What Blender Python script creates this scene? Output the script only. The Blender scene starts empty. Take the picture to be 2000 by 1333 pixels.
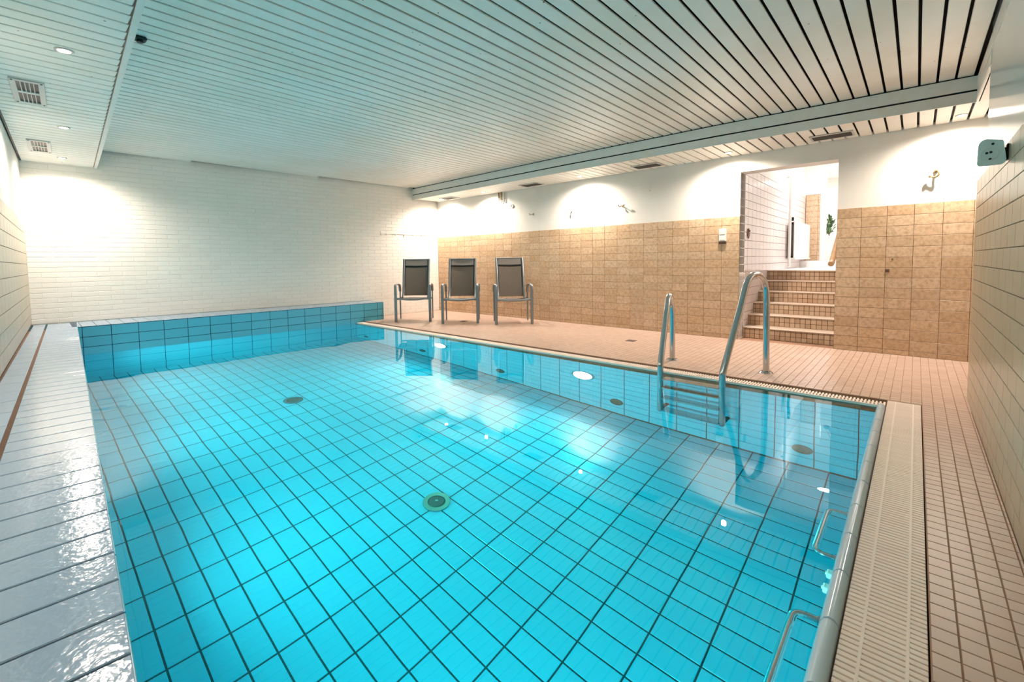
import bpy, math, random
from mathutils import Vector, Matrix, Euler
random.seed(7)
SC = bpy.context.scene
COL = SC.collection
# ------------------------------------------------------------------ camera
F_PX, PX, PY = 877.49, 990.07, 562.69
RM = ((0.6730439, -0.7394961, -0.0125471), (-0.0510385, -0.0295144, -0.9982604), (0.7378394, 0.6725135, -0.0576073))
cam_d = bpy.data.cameras.new('camera')
cam = bpy.data.objects.new('camera', cam_d); COL.objects.link(cam)
cam_d.sensor_width = 36.0; cam_d.lens = F_PX * 36.0 / 2000
cam_d.shift_x = (1000 - PX) / 2000; cam_d.shift_y = (PY - 666.5) / 2000
cam_d.clip_start = 0.02; cam_d.clip_end = 60
r, d, f = (Vector(v) for v in RM)
cam.matrix_world = Matrix(((r.x, -d.x, -f.x, 0), (r.y, -d.y, -f.y, 0), (r.z, -d.z, -f.z, 1.0), (0, 0, 0, 1)))
SC.camera = cam
# ------------------------------------------------------------------ world, exposure
W = bpy.data.worlds.new('world'); SC.world = W; W.use_nodes = True
W.node_tree.nodes['Background'].inputs[0].default_value = (0.8, 0.9, 1, 1)
W.node_tree.nodes['Background'].inputs[1].default_value = 0.05
VS = SC.view_settings
VS.view_transform = 'Standard'; VS.look = 'None'; VS.gamma = 1.0; VS.use_curve_mapping = False
EXPOSURE = 0.32
VS.exposure = EXPOSURE
SC.cycles.max_bounces = 12; SC.cycles.diffuse_bounces = 6; SC.cycles.glossy_bounces = 5
SC.cycles.transmission_bounces = 8; SC.cycles.sample_clamp_indirect = 6.0
SC.cycles.use_denoising = True
# lamp strengths (W)
P_DOWN = 122.0
P_POOL = 41.0
P_CORR = 30.0
WARM = (1.0, 0.85, 0.73)
POOLC = (1.0, 1.0, 0.97)

# ------------------------------------------------------------------ key dimensions (metres; deck at z = 0)
XB = 6.039            # brown tiled wall
XW, YN = 3.915, 0.172  # pool right / near edge
ZW = -0.018           # water level
ZF = -1.424           # pool floor
CZ = 0.315            # raised coping / ledge
ZC, ZS = 2.485, 2.265  # main ceiling / lowered ceilings
YR = -0.289           # near tiled wall
XP = 4.46             # its free end
DY0, DY1, DZ = 0.650, 1.620, 2.065   # doorway
XEDGE = lambda y: 0.050 + 0.0589 * y        # left pool edge
XGR = lambda y: -0.2155 + 0.0582 * y        # groove in the left coping
XLW = lambda y: -0.3236 + 0.0565 * y        # left wall
YLED = lambda x: 7.143 - 0.0188 * x         # ledge front
YFW = lambda x: 7.837 - 0.0638 * x          # white wall
XLIP = lambda y: 0.326 + 0.0597 * y
def XFA(y):
    P = ((-0.6, 5.40), (-0.32, 5.38), (1.67, 5.305), (3.74, 5.318), (7.3, 5.44), (8, 5.46))
    for (a, xa), (b, xb) in zip(P, P[1:]):
        if y <= b: return xa + (xb - xa) * (y - a) / (b - a)
    return P[-1][1]

# ------------------------------------------------------------------ helpers
def proj(p):
    q = Vector(p) - Vector((0, 0, 1)); z = f.dot(q)
    if z < 0.05: return None
    return (F_PX * r.dot(q) / z + PX, F_PX * d.dot(q) / z + PY)
def link(name, me, mat=None, parent=None):
    o = bpy.data.objects.new(name, me); COL.objects.link(o)
    if mat is not None and not me.materials: me.materials.append(mat)
    if parent is not None: o.parent = parent
    return o
def tag(o, label, cat, group=None):
    o['label'] = label; o['category'] = cat
    if group: o['group'] = group
    return o
def struct(o):
    o['kind'] = 'structure'; return o
def empty(name, loc=(0, 0, 0), rz=0.0):
    o = bpy.data.objects.new(name, None); COL.objects.link(o)
    o.location = loc; o.rotation_euler = (0, 0, rz); o.empty_display_size = 0.05
    return o
def copy_tree(o, parent=None):
    c = o.copy(); COL.objects.link(c)
    if parent is not None: c.parent = parent
    for ch in list(o.children): copy_tree(ch, c)
    return c
class MB:
    def __init__(s): s.v = []; s.f = []; s.sm = []
    def add(s, v, fc, smooth=False):
        n = len(s.v); s.v += [tuple(p) for p in v]; s.f += [tuple(i + n for i in q) for q in fc]; s.sm += [smooth] * len(fc); return s
    def box(s, x0, x1, y0, y1, z0, z1, m=None):
        v = [Vector((x, y, z)) for z in (z0, z1) for x, y in ((x0, y0), (x1, y0), (x1, y1), (x0, y1))]
        if m: v = [m @ p for p in v]
        return s.add(v, [(3, 2, 1, 0), (4, 5, 6, 7), (0, 1, 5, 4), (1, 2, 6, 5), (2, 3, 7, 6), (3, 0, 4, 7)])
    def prism(s, poly, z0, z1):
        n = len(poly); v = [(x, y, z0) for x, y in poly] + [(x, y, z1) for x, y in poly]
        return s.add(v, [tuple(range(n))[::-1], tuple(range(n, 2 * n))] + [(i, (i + 1) % n, n + (i + 1) % n, n + i) for i in range(n)])
    def bbox(s, x0, x1, y0, y1, z0, z1, b, m=None):
        """box with every edge chamfered by b"""
        P = []
        for sx in (0, 1):
            for sy in (0, 1):
                for sz in (0, 1):
                    x, y, z = (x0, x1)[sx], (y0, y1)[sy], (z0, z1)[sz]
                    ix, iy, iz = b * (1 - 2 * sx), b * (1 - 2 * sy), b * (1 - 2 * sz)
                    P += [Vector((x, y + iy, z + iz)), Vector((x + ix, y, z + iz)), Vector((x + ix, y + iy, z))]
        if m: P = [m @ p for p in P]
        k = lambda sx, sy, sz, a: (sx * 4 + sy * 2 + sz) * 3 + a
        F = []
        for q in (0, 1):
            F.append([k(q, 0, 0, 0), k(q, 1, 0, 0), k(q, 1, 1, 0), k(q, 0, 1, 0)][::1 if q else -1])
            F.append([k(0, q, 0, 1), k(1, q, 0, 1), k(1, q, 1, 1), k(0, q, 1, 1)][::-1 if q else 1])
            F.append([k(0, 0, q, 2), k(1, 0, q, 2), k(1, 1, q, 2), k(0, 1, q, 2)][::1 if q else -1])
        for u in (0, 1):
            for w in (0, 1):
                e = [k(0, u, w, 1), k(1, u, w, 1), k(1, u, w, 2), k(0, u, w, 2)]; F.append(e if u == w else e[::-1])
                e = [k(u, 0, w, 2), k(u, 1, w, 2), k(u, 1, w, 0), k(u, 0, w, 0)]; F.append(e if u == w else e[::-1])
                e = [k(u, w, 0, 0), k(u, w, 1, 0), k(u, w, 1, 1), k(u, w, 0, 1)]; F.append(e if u == w else e[::-1])
        for sx in (0, 1):
            for sy in (0, 1):
                for sz in (0, 1):
                    e = [k(sx, sy, sz, 0), k(sx, sy, sz, 1), k(sx, sy, sz, 2)]
                    F.append(e if (sx + sy + sz) % 2 else e[::-1])
        return s.add(P, F)
    def tube(s, pts, prof, caps=True, up=(0, 0, 1), smooth=True):
        """sweep a closed 2-D profile along a polyline"""
        pts = [Vector(p) for p in pts]; n = len(pts); k = len(prof); v = []
        t0 = (pts[1] - pts[0]).normalized(); u = Vector(up)
        a = u.cross(t0)
        if a.length < 1e-4: a = Vector((1, 0, 0)).cross(t0)
        a.normalize(); tp = t0
        for i, p in enumerate(pts):
            t = (pts[min(i + 1, n - 1)] - pts[max(i - 1, 0)]).normalized()
            a = tp.rotation_difference(t) @ a; a = (a - t * a.dot(t)).normalized(); tp = t
            b = t.cross(a)
            sc = 1.0
            v += [p + a * q[0] + b * q[1] for q in prof]
        F = [(i * k + j, i * k + (j + 1) % k, (i + 1) * k + (j + 1) % k, (i + 1) * k + j) for i in range(n - 1) for j in range(k)]
        s.add(v, F, smooth)
        if caps: s.add([v[j] for j in range(k)], [tuple(range(k))[::-1]]); s.add([v[(n - 1) * k + j] for j in range(k)], [tuple(range(k))])
        return s
    def cyl(s, c, rad, h, axis=(0, 0, 1), n=20, r2=None, smooth=True):
        ax = Vector(axis).normalized(); r2 = rad if r2 is None else r2
        a = ax.orthogonal().normalized(); b = ax.cross(a); c = Vector(c)
        P = []
        for q, rr in ((0, rad), (h, r2)):
            P += [c + ax * q + (a * math.cos(2 * math.pi * i / n) + b * math.sin(2 * math.pi * i / n)) * rr for i in range(n)]
        s.add(P, [(i, (i + 1) % n, n + (i + 1) % n, n + i) for i in range(n)], smooth)
        s.add(P[:n], [tuple(range(n))[::-1]]); s.add(P[n:], [tuple(range(n))]); return s
    def ring(s, c, r0, r1, h, axis=(0, 0, 1), n=28):
        ax = Vector(axis).normalized(); a = ax.orthogonal().normalized(); b = ax.cross(a); c = Vector(c); P = []
        for rr, q in ((r0, 0), (r1, 0), (r1, h * .6), (r1 * .94 + r0 * .06, h), (r0, h)):
            P += [c + ax * q + (a * math.cos(2 * math.pi * i / n) + b * math.sin(2 * math.pi * i / n)) * rr for i in range(n)]
        s.add(P, [(j * n + i, j * n + (i + 1) % n, ((j + 1) % 5) * n + (i + 1) % n, ((j + 1) % 5) * n + i) for j in range(5) for i in range(n)])
        return s
    def mesh(s, name):
        me = bpy.data.meshes.new(name); me.from_pydata(s.v, [], s.f)
        me.polygons.foreach_set('use_smooth', s.sm); me.update(); return me
    def build(s, name, mat, parent=None): return link(name, s.mesh(name), mat, parent)
def circ(rad, n=12): return [(rad * math.cos(2 * math.pi * i / n), rad * math.sin(2 * math.pi * i / n)) for i in range(n)]
def rrect(w, h, b):
    w /= 2; h /= 2
    return [(w, -h + b), (w, h - b), (w - b, h), (-w + b, h), (-w, h - b), (-w, -h + b), (-w + b, -h), (w - b, -h)]
def smooth_path(pts, n=6):
    P = [Vector(p) for p in pts]; P = [2 * P[0] - P[1]] + P + [2 * P[-1] - P[-2]]; out = []
    for i in range(1, len(P) - 2):
        p0, p1, p2, p3 = P[i - 1:i + 3]
        for k in range(n):
            t = k / n
            out.append(0.5 * ((2 * p1) + (p2 - p0) * t + (2 * p0 - 5 * p1 + 4 * p2 - p3) * t * t + (3 * p1 - p0 - 3 * p2 + p3) * t ** 3))
    out.append(P[-2]); return out
def round_path(pts, rad, n=5):
    P = [Vector(p) for p in pts]; out = [P[0]]
    for i in range(1, len(P) - 1):
        a, b, c = P[i - 1], P[i], P[i + 1]
        q = min(rad, (b - a).length * .49, (c - b).length * .49)
        s0 = b + (a - b).normalized() * q; s1 = b + (c - b).normalized() * q
        for k in range(n + 1):
            t = k / n; out.append(s0 * (1 - t) ** 2 + b * 2 * t * (1 - t) + s1 * t * t)
    out.append(P[-1]); return out

# ------------------------------------------------------------------ materials
def lin(c): return tuple((x / 255 / 12.92 if x <= 10.3 else ((x / 255 + .055) / 1.055) ** 2.4) for x in c)
def mat(name, rgb, rough=0.5, metal=0.0, var=0.0, hue2=None, noise=None, bump=None, specks=None, spec=0.5, coat=0.0):
    """rgb in sRGB 0-255; var: value spread from piece to piece; hue2: second piece colour; noise=(scale, rgb2, amount);
    bump=(scale, strength); specks=(scale, size, rgb)"""
    m = bpy.data.materials.new(name); m.use_nodes = True
    N = m.node_tree.nodes; L = m.node_tree.links; P = N['Principled BSDF']
    P.inputs['Roughness'].default_value = rough; P.inputs['Metallic'].default_value = metal
    P.inputs['Specular IOR Level'].default_value = spec
    if coat: P.inputs['Coat Weight'].default_value = coat; P.inputs['Coat Roughness'].default_value = 0.08
    c0 = lin(rgb) + (1,); P.inputs['Base Color'].default_value = c0
    m.diffuse_color = c0
    geo = None; cur = None
    def mix(a, b, fac, mode='MIX'):
        n = N.new('ShaderNodeMix'); n.data_type = 'RGBA'; n.blend_type = mode
        for sock, val in ((n.inputs[0], fac), (n.inputs[6], a), (n.inputs[7], b)):
            if isinstance(val, bpy.types.NodeSocket): L.new(val, sock)
            else: sock.default_value = val
        return n.outputs[2]
    def math_(op, a, b=0.0):
        n = N.new('ShaderNodeMath'); n.operation = op
        for sock, val in zip(n.inputs, (a, b)):
            if isinstance(val, bpy.types.NodeSocket): L.new(val, sock)
            else: sock.default_value = val
        return n.outputs[0]
    if var or hue2 or noise or bump or specks: geo = N.new('ShaderNodeNewGeometry')
    cur = c0
    if var or hue2:
        oi = N.new('ShaderNodeObjectInfo')
        rnd = math_('FRACT', math_('ADD', geo.outputs['Random Per Island'], oi.outputs['Random']))
        if hue2: cur = mix(cur, lin(hue2) + (1,), rnd)
        if var:
            k = math_('ADD', math_('MULTIPLY', math_('FRACT', math_('MULTIPLY', rnd, 7.31)), 2 * var), 1 - var)
            cb = N.new('ShaderNodeCombineColor')
            for i in range(3): L.new(k, cb.inputs[i])
            cur = mix(cur, cb.outputs[0], 1.0, 'MULTIPLY')
    if noise:
        t = N.new('ShaderNodeTexNoise'); t.inputs['Scale'].default_value = noise[0]; t.inputs['Detail'].default_value = 4; t.inputs['Roughness'].default_value = .65
        L.new(geo.outputs['Position'], t.inputs['Vector'])
        mr = N.new('ShaderNodeMapRange'); mr.inputs[1].default_value = .42; mr.inputs[2].default_value = .68; mr.inputs[4].default_value = noise[2]
        L.new(t.outputs['Fac'], mr.inputs[0]); cur = mix(cur, lin(noise[1]) + (1,), mr.outputs[0])
    if specks:
        t = N.new('ShaderNodeTexVoronoi'); t.inputs['Scale'].default_value = specks[0]; L.new(geo.outputs['Position'], t.inputs['Vector'])
        cur = mix(cur, lin(specks[2]) + (1,), math_('LESS_THAN', t.outputs['Distance'], specks[1]))
    if isinstance(cur, bpy.types.NodeSocket): L.new(cur, P.inputs['Base Color'])
    if bump:
        t = N.new('ShaderNodeTexNoise'); t.inputs['Scale'].default_value = bump[0]; t.inputs['Detail'].default_value = 2
        L.new(geo.outputs['Position'], t.inputs['Vector'])
        b = N.new('ShaderNodeBump'); b.inputs['Strength'].default_value = bump[1]; b.inputs['Distance'].default_value = .01
        L.new(t.outputs['Fac'], b.inputs['Height']); L.new(b.outputs['Normal'], P.inputs['Normal'])
    return m
def emit(name, rgb, strength):
    m = bpy.data.materials.new(name); m.use_nodes = True; N = m.node_tree.nodes; N.clear()
    e = N.new('ShaderNodeEmission'); e.inputs[0].default_value = rgb + (1,); e.inputs[1].default_value = strength
    o = N.new('ShaderNodeOutputMaterial'); m.node_tree.links.new(e.outputs[0], o.inputs[0]); return m
def water_mat():
    m = bpy.data.materials.new('water'); m.use_nodes = True; N = m.node_tree.nodes; L = m.node_tree.links; N.clear()
    o = N.new('ShaderNodeOutputMaterial'); rf = N.new('ShaderNodeBsdfRefraction'); gl = N.new('ShaderNodeBsdfGlossy')
    rf.inputs['IOR'].default_value = 1.33; rf.inputs['Roughness'].default_value = 0.0; gl.inputs['Roughness'].default_value = 0.0
    rf.inputs['Color'].default_value = (1, 1, 1, 1); gl.inputs['Color'].default_value = (1, 1, 1, 1)
    fr = N.new('ShaderNodeFresnel'); fr.inputs['IOR'].default_value = 1.33
    mx = N.new('ShaderNodeMixShader'); L.new(fr.outputs[0], mx.inputs[0]); L.new(rf.outputs[0], mx.inputs[1]); L.new(gl.outputs[0], mx.inputs[2])
    L.new(mx.outputs[0], o.inputs['Surface'])
    va = N.new('ShaderNodeVolumeAbsorption'); va.inputs['Color'].default_value = (0.0, 0.985, 0.975, 1); va.inputs['Density'].default_value = 0.8
    L.new(va.outputs[0], o.inputs['Volume'])
    g = N.new('ShaderNodeNewGeometry'); t = N.new('ShaderNodeTexNoise'); t.inputs['Scale'].default_value = 2.2; t.inputs['Detail'].default_value = 1.5
    L.new(g.outputs['Position'], t.inputs['Vector'])
    b = N.new('ShaderNodeBump'); b.inputs['Strength'].default_value = 0.10; b.inputs['Distance'].default_value = .02
    L.new(t.outputs['Fac'], b.inputs['Height'])
    for n in (rf, gl, fr): L.new(b.outputs['Normal'], n.inputs['Normal'])
    return m
M = dict(
    stair=mat('stair_tile', (206, 180, 154), 0.4, var=.07, hue2=(190, 158, 128)),
    stair_grout=mat('stair_grout', (92, 66, 50), 0.85),
    tread=mat('stair_nosing', (226, 206, 188), 0.4),
    plaster=mat('plaster', (236, 233, 226), 0.6, noise=(1.5, (226, 222, 214), .5), bump=(30, .05)),
    plaster_gloss=mat('gloss_plaster', (222, 226, 222), 0.16, bump=(5, .05)),
    brick=mat('painted_brick', (232, 229, 222), 0.55, var=.02, bump=(35, .12)),
    mortar=mat('painted_mortar', (228, 225, 218), 0.7),
    brown=mat('brown_tile', (216, 190, 160), 0.32, var=.07, hue2=(206, 174, 140), noise=(30, (160, 126, 90), .62), bump=(40, .05)),
    brown_grout=mat('brown_grout', (118, 92, 66), 0.85),
    deck=mat('deck_tile', (202, 177, 161), 0.38, var=.05, hue2=(194, 166, 148)),
    deck_grout=mat('deck_grout', (172, 134, 110), 0.85),
    grey=mat('beige_wall_tile', (186, 172, 148), 0.28, var=.04, noise=(3, (176, 158, 130), .5)),
    grey_grout=mat('grey_grout', (120, 108, 90), 0.85),
    coping=mat('coping_tile', (154, 181, 206), 0.12, var=.02, bump=(60, .085)),
    coping_grout=mat('coping_grout', (112, 84, 66), 0.85),
    blue=mat('pool_tile', (88, 174, 198), 0.2, var=.03),
    blue_grout=mat('pool_grout', (28, 62, 66), 0.9),
    ridge=mat('ridge_tile', (196, 216, 228), 0.15, var=.03),
    cream=mat('cream_plastic', (248, 230, 216), 0.45, var=.03),
    dark=mat('dark_gap', (26, 22, 20), 0.9),
    channel=mat('gutter_channel', (96, 68, 52), 0.8),
    plank=mat('white_plank', (240, 238, 230), 0.38, var=.025, noise=(1.3, (222, 210, 188), .35), specks=(8.0, .04, (60, 58, 50))),
    trim=mat('white_trim', (228, 228, 222), 0.4, noise=(9, (214, 206, 190), .3)),
    steel=mat('stainless_steel', (190, 192, 194), 0.16, 1.0),
    alu=mat('grey_aluminium', (140, 146, 150), 0.38, 0.75),
    sling=mat('dark_mesh_fabric', (108, 98, 88), 0.7, noise=(160, (88, 79, 71), .6)),
    sling2=mat('grey_mesh_fabric', (124, 119, 114), 0.7),
    black=mat('black_plastic', (14, 14, 15), 0.5),
    vent=mat('grey_vent_metal', (196, 194, 190), 0.4, 0.1),
    ventdark=mat('dark_vent', (74, 70, 66), 0.6),
    white=mat('white_plastic', (238, 236, 230), 0.35),
    box=mat('pale_grey_plastic', (222, 226, 218), 0.4),
    lilac=mat('white_wall_tile', (226, 216, 214), 0.2, var=.03),
    lilac_grout=mat('mauve_grout', (140, 116, 120), 0.85),
    wood=mat('light_wood', (190, 150, 104), 0.45, noise=(14, (160, 120, 78), .5)),
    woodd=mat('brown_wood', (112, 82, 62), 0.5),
    brass=mat('brass', (138, 116, 78), 0.4, 0.5),
    hook=mat('dull_hook_metal', (142, 136, 126), 0.4, 0.4),
    leaf=mat('leaf_green', (58, 92, 56), 0.5, var=.25, hue2=(120, 150, 104)),
    floorw=mat('white_floor', (236, 234, 232), 0.3),
    lens=emit('lamp_lens', (1.0, 0.86, 0.70), 60.0),
    poollens=emit('pool_lamp_lens', (0.9, 0.98, 1.0), 40.0),
    water=water_mat(),
)
# ------------------------------------------------------------------ tiled surfaces
CACHE = {}
def tile_geo(w, h, t, b):
    v = [(-w / 2, -h / 2, -t), (w / 2, -h / 2, -t), (w / 2, h / 2, -t), (-w / 2, h / 2, -t),
         (-w / 2, -h / 2, -b), (w / 2, -h / 2, -b), (w / 2, h / 2, -b), (-w / 2, h / 2, -b),
         (-w / 2 + b, -h / 2 + b, 0), (w / 2 - b, -h / 2 + b, 0), (w / 2 - b, h / 2 - b, 0), (-w / 2 + b, h / 2 - b, 0)]
    fc = [(8, 9, 10, 11)] + [(i, (i + 1) % 4, 4 + (i + 1) % 4, 4 + i) for i in range(4)] + [(4 + i, 4 + (i + 1) % 4, 8 + (i + 1) % 4, 8 + i) for i in range(4)]
    return v, fc
def frame(O, U, V):
    U = Vector(U).normalized(); V = Vector(V); V = (V - U * V.dot(U)).normalized(); Nn = U.cross(V)
    return Matrix(((U.x, V.x, Nn.x, O[0]), (U.y, V.y, Nn.y, O[1]), (U.z, V.z, Nn.z, O[2]), (0, 0, 0, 1)))
def pieces(name, fr, rects, mt, parent, gap=.006, thk=.006, bev=.0015, limit=300, wob=0.0, gapu=None):
    gu = gap if gapu is None else gapu
    """lay one piece into each rectangle (u0,u1,v0,v1) of the plane; the largest in view become objects, the rest one mesh"""
    sc = []
    for q in rects:
        u0, u1, v0, v1 = q
        if u1 - u0 < gap * 2 or v1 - v0 < gap * 2: continue
        pp = [proj(fr @ Vector((u, v, 0))) for u, v in ((u0, v0), (u1, v0), (u1, v1), (u0, v1))]
        a = 0.0
        if all(pp):
            cx = sum(p[0] for p in pp) / 4; cy = sum(p[1] for p in pp) / 4
            if -30 < cx < 2030 and -30 < cy < 1363:
                a = abs(sum(pp[i][0] * pp[(i + 1) % 4][1] - pp[(i + 1) % 4][0] * pp[i][1] for i in range(4))) / 2
                ext = max(max(p[k] for p in pp) - min(p[k] for p in pp) for k in (0, 1))
                if ext < 9: a = 0.0
        sc.append((a, q))
    sc.sort(key=lambda e: -e[0])
    rest = MB(); made = 0
    for i, (a, (u0, u1, v0, v1)) in enumerate(sc):
        w, h = u1 - u0 - gu, v1 - v0 - gap; c = ((u0 + u1) / 2, (v0 + v1) / 2)
        dz = random.uniform(-wob, wob)
        if a > 0 and made < limit:
            key = (name, round(w, 3), round(h, 3), thk, bev, mt.name)
            if key not in CACHE:
                v, fc = tile_geo(w, h, thk, bev); me = bpy.data.meshes.new(name); me.from_pydata(v, [], fc); me.materials.append(mt); CACHE[key] = me
            o = bpy.data.objects.new(name, CACHE[key]); COL.objects.link(o); o.parent = parent
            o.matrix_local = fr @ Matrix.Translation((c[0], c[1], dz)); made += 1
        else:
            v, fc = tile_geo(w, h, thk, bev); rest.add([fr @ Vector((p[0] + c[0], p[1] + c[1], p[2] + dz)) for p in v], fc)
    if rest.v:
        o = rest.build(name + '_field', mt, parent); o['kind'] = 'stuff'
def cuts(a, b, first, step):
    k = first
    while k - step > a + 1e-6: k -= step
    out = [a]
    while k < b - 1e-6:
        if k > a + 1e-6: out.append(k)
        k += step
    return out + [b]
def grid(us, vs): return [(us[i], us[i + 1], vs[j], vs[j + 1]) for j in range(len(vs) - 1) for i in range(len(us) - 1)]
def bond(u0, u1, vs, step, off=0.5):
    R = []
    for j in range(len(vs) - 1):
        us = cuts(u0, u1, u0 + step * (off if j % 2 else 1.0), step)
        R += [(us[i], us[i + 1], vs[j], vs[j + 1]) for i in range(len(us) - 1)]
    return R

# ================================================================== STRUCTURE
# ---- deck floor (right of the pool and the near strip)
fl = struct(MB().prism([(XW + .165, -.055), (XW + .165, 7.4), (4.40, 7.9), (XB + .4, 7.9), (XB + .4, -2.0), (-.9, -2.0), (-.9, -.055)], -.30, -.0030).build('floor', M['deck_grout']))
fr = frame((0, 0, 0), (1, 0, 0), (0, 1, 0))
R = grid(cuts(XW + .166, XB, 1.466, .0548), cuts(-.056, 7.52, -.056, .0556))
R = [q for q in R if (q[2] + q[3]) / 2 < YFW(q[0]) - .02]
R += grid(cuts(0.2, XW + .166, 1.466, .0548), cuts(YR, -.056, -.056, .0556))
R += grid(cuts(XW + .166, XB, 1.466, .0548), cuts(-1.2, -.056, -.056, .0556))
pieces('tile', fr, R, M['deck'], fl, gap=.0040, thk=.0032, bev=.0008)
# ---- brown tiled wall with the doorway
wr = MB(); T = .006
wr.box(XB + T, XB + .22, DY1, 8.2, -.2, 2.7); wr.box(XB + T, XB + .22, -2.0, DY0, -.2, 2.7); wr.box(XB + T, XB + .22, DY0, DY1, DZ, 2.7)
wall_r = struct(wr.build('wall_right', M['plaster']))
gr = MB(); gr.box(XB + .002, XB + T + .002, DY1, 7.5, 0, 1.524); gr.box(XB + .002, XB + T + .002, -1.2, DY0, 0, 1.524)
gr.build('grout', M['brown_grout'], wall_r)
zs_ = cuts(0, 1.527, 1.527 - .1055, .1055)
fr = frame((XB, 0, 0), (0, -1, 0), (0, 0, 1))      # u = -Y
R = grid(cuts(-7.45, -DY1, -DY1, .2085), zs_) + grid(cuts(-DY0, 1.2, -DY0, .2068), zs_)
pieces('tile', fr, R, M['brown'], wall_r, gap=.004, thk=.008, bev=.001)
# ---- white brick wall
fwd = Vector((1, -.0638, 0)).normalized(); Y0 = YFW(0)
wf = MB(); wf.box(-1.2, 8, 0, .2, -1.6, 2.8, Matrix.Translation((0, Y0 + .0035, 0)) @ Euler((0, 0, math.atan2(fwd.y, fwd.x))).to_matrix().to_4x4())
wall_f = struct(wf.build('wall_back', M['mortar']))
fr = frame((0, Y0, 0), fwd, (0, 0, 1))
R = bond(.10, 6.05, cuts(CZ, 2.50, CZ, .0625), .25) + bond(4.35, 6.05, cuts(0, CZ, CZ, .0625), .25)
pieces('brick', fr, R, M['brick'], wall_f, gap=.005, thk=.004, bev=.0028, wob=.0006, gapu=.001)
# ---- left wall
lw = Vector((.0565, 1, 0)).normalized()
wl = MB(); wl.box(-.25, 0, -.8, 9, -1.6, 2.8, Matrix.Translation((XLW(0) - .010, 0, 0)) @ Euler((0, 0, -math.atan(.0565))).to_matrix().to_4x4())
wall_l = struct(wl.build('wall_left', M['plaster']))
MB().box(-.01, .006, -.4, 7.86, CZ - .02, 1.52, Matrix.Translation((XLW(0) - .010, 0, 0)) @ Euler((0, 0, -math.atan(.0565))).to_matrix().to_4x4()).build('grout', M['grey_grout'], wall_l)
fr = frame((XLW(0), 0, 0), lw, (0, 0, 1))
pieces('tile', fr, bond(-.4, 7.85, cuts(CZ, 1.525, 1.525 - .12, .12), .25), M['grey'], wall_l, gap=.005, thk=.006, bev=.001)
# ---- near wall on the right of the frame (free end at XP)
wn = MB(); wn.box(-.9, XP - .006, YR - .20, YR - .006, -.2, 1.512); wn.box(-.9, XP, YR - .20, -.334, 1.512, 2.7)
wall_n = struct(wn.build('wall_near', M['grey_grout']))
wn2 = MB(); wn2.box(-.6, XP, YR - .1, -.328, 1.513, 2.64); wn2.build('plaster_band', M['plaster_gloss'], wall_n)
fr = frame((0, YR, 0), (-1, 0, 0), (0, 0, 1))      # u = -X, normal +Y
pieces('tile', fr, bond(-XP, .4, cuts(0, 1.512, 1.512 - .0955, .0955), .2058 * 1.0), M['grey'], wall_n, gap=.004, thk=.006, bev=.001)
fr = frame((XP, YR, 0), (0, -1, 0), (0, 0, 1))
# walls that close the room out of view
we = MB(); we.box(XP - .1, XB + .3, -1.35, -1.2, -.2, 2.7)
struct(we.build('wall_alcove', M['plaster']))
struct(MB().box(-.95, -.75, -1.6, 1.0, -1.6, 2.8).build('wall_entry', M['plaster']))
# ---- main ceiling: dark void above single planks
ce = struct(MB().prism([(-1.2, -1.6), (XB + .3, -1.6), (XB + .3, 8.4), (-1.2, 8.4)], ZC + .06, ZC + .16).build('ceiling', M['dark']))
def plank(x0, x1, y0, y1, z, parent, mt=None, th=.014):
    m = MB(); m.bbox(x0, x1, y0, y1, z, z + th, .003); return m.build('plank', mt or M['plank'], parent)
y = -.313
while y - .1133 > -1.3: y -= .1133
yy = y
while yy < 7.9:
    a, b = yy + .009, yy + .1133 - .008
    x0, x1 = XLIP(yy) - .02, XFA(yy) + .02
    if yy < -.33:
        yy += .1133; continue
    x1 = min(x1, (7.837 - b) / .0638)
    if x1 > x0 + .2: plank(x0, x1, a, b, ZC, ce)
    yy += .1133
# ---- lowered ceilings on both sides
sr = struct(MB().prism([(XFA(-1.3), -1.3)] + [(XFA(q) + .01, q) for q in (-.32, 1.67, 3.74, 7.3)] + [(5.46, 8), (XB + .1, 8), (XB + .1, -1.3)], ZS + .03, ZS + .05).build('ceiling_soffit_right', M['dark']))
yy = y
while yy < 7.6:
    a, b = yy + .009, yy + .1133 - .008
    x0 = XFA(yy) + .024 if yy > -.40 else XP + .006
    x1 = min(XB, (7.837 - b) / .0638)
    if x1 > x0 + .05: plank(x0, x1, a, b, ZS, sr)
    yy += .1133
sl = struct(MB().prism([(XLW(-.8) - .1, -.8), (XLIP(-.8) - .03, -.8), (XLIP(8) - .03, 8), (XLW(8) - .1, 8)], ZS + .03, ZS + .05).build('ceiling_soffit_left', M['dark']))
yy = y
while yy < 7.8:
    a, b = yy + .007, yy + .1133 - .006
    if yy > -.6: plank(XLW(yy) + .012, XLIP(yy) - .034, a, min(b, YFW(.3)), ZS, sl)
    yy += .1133
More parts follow.
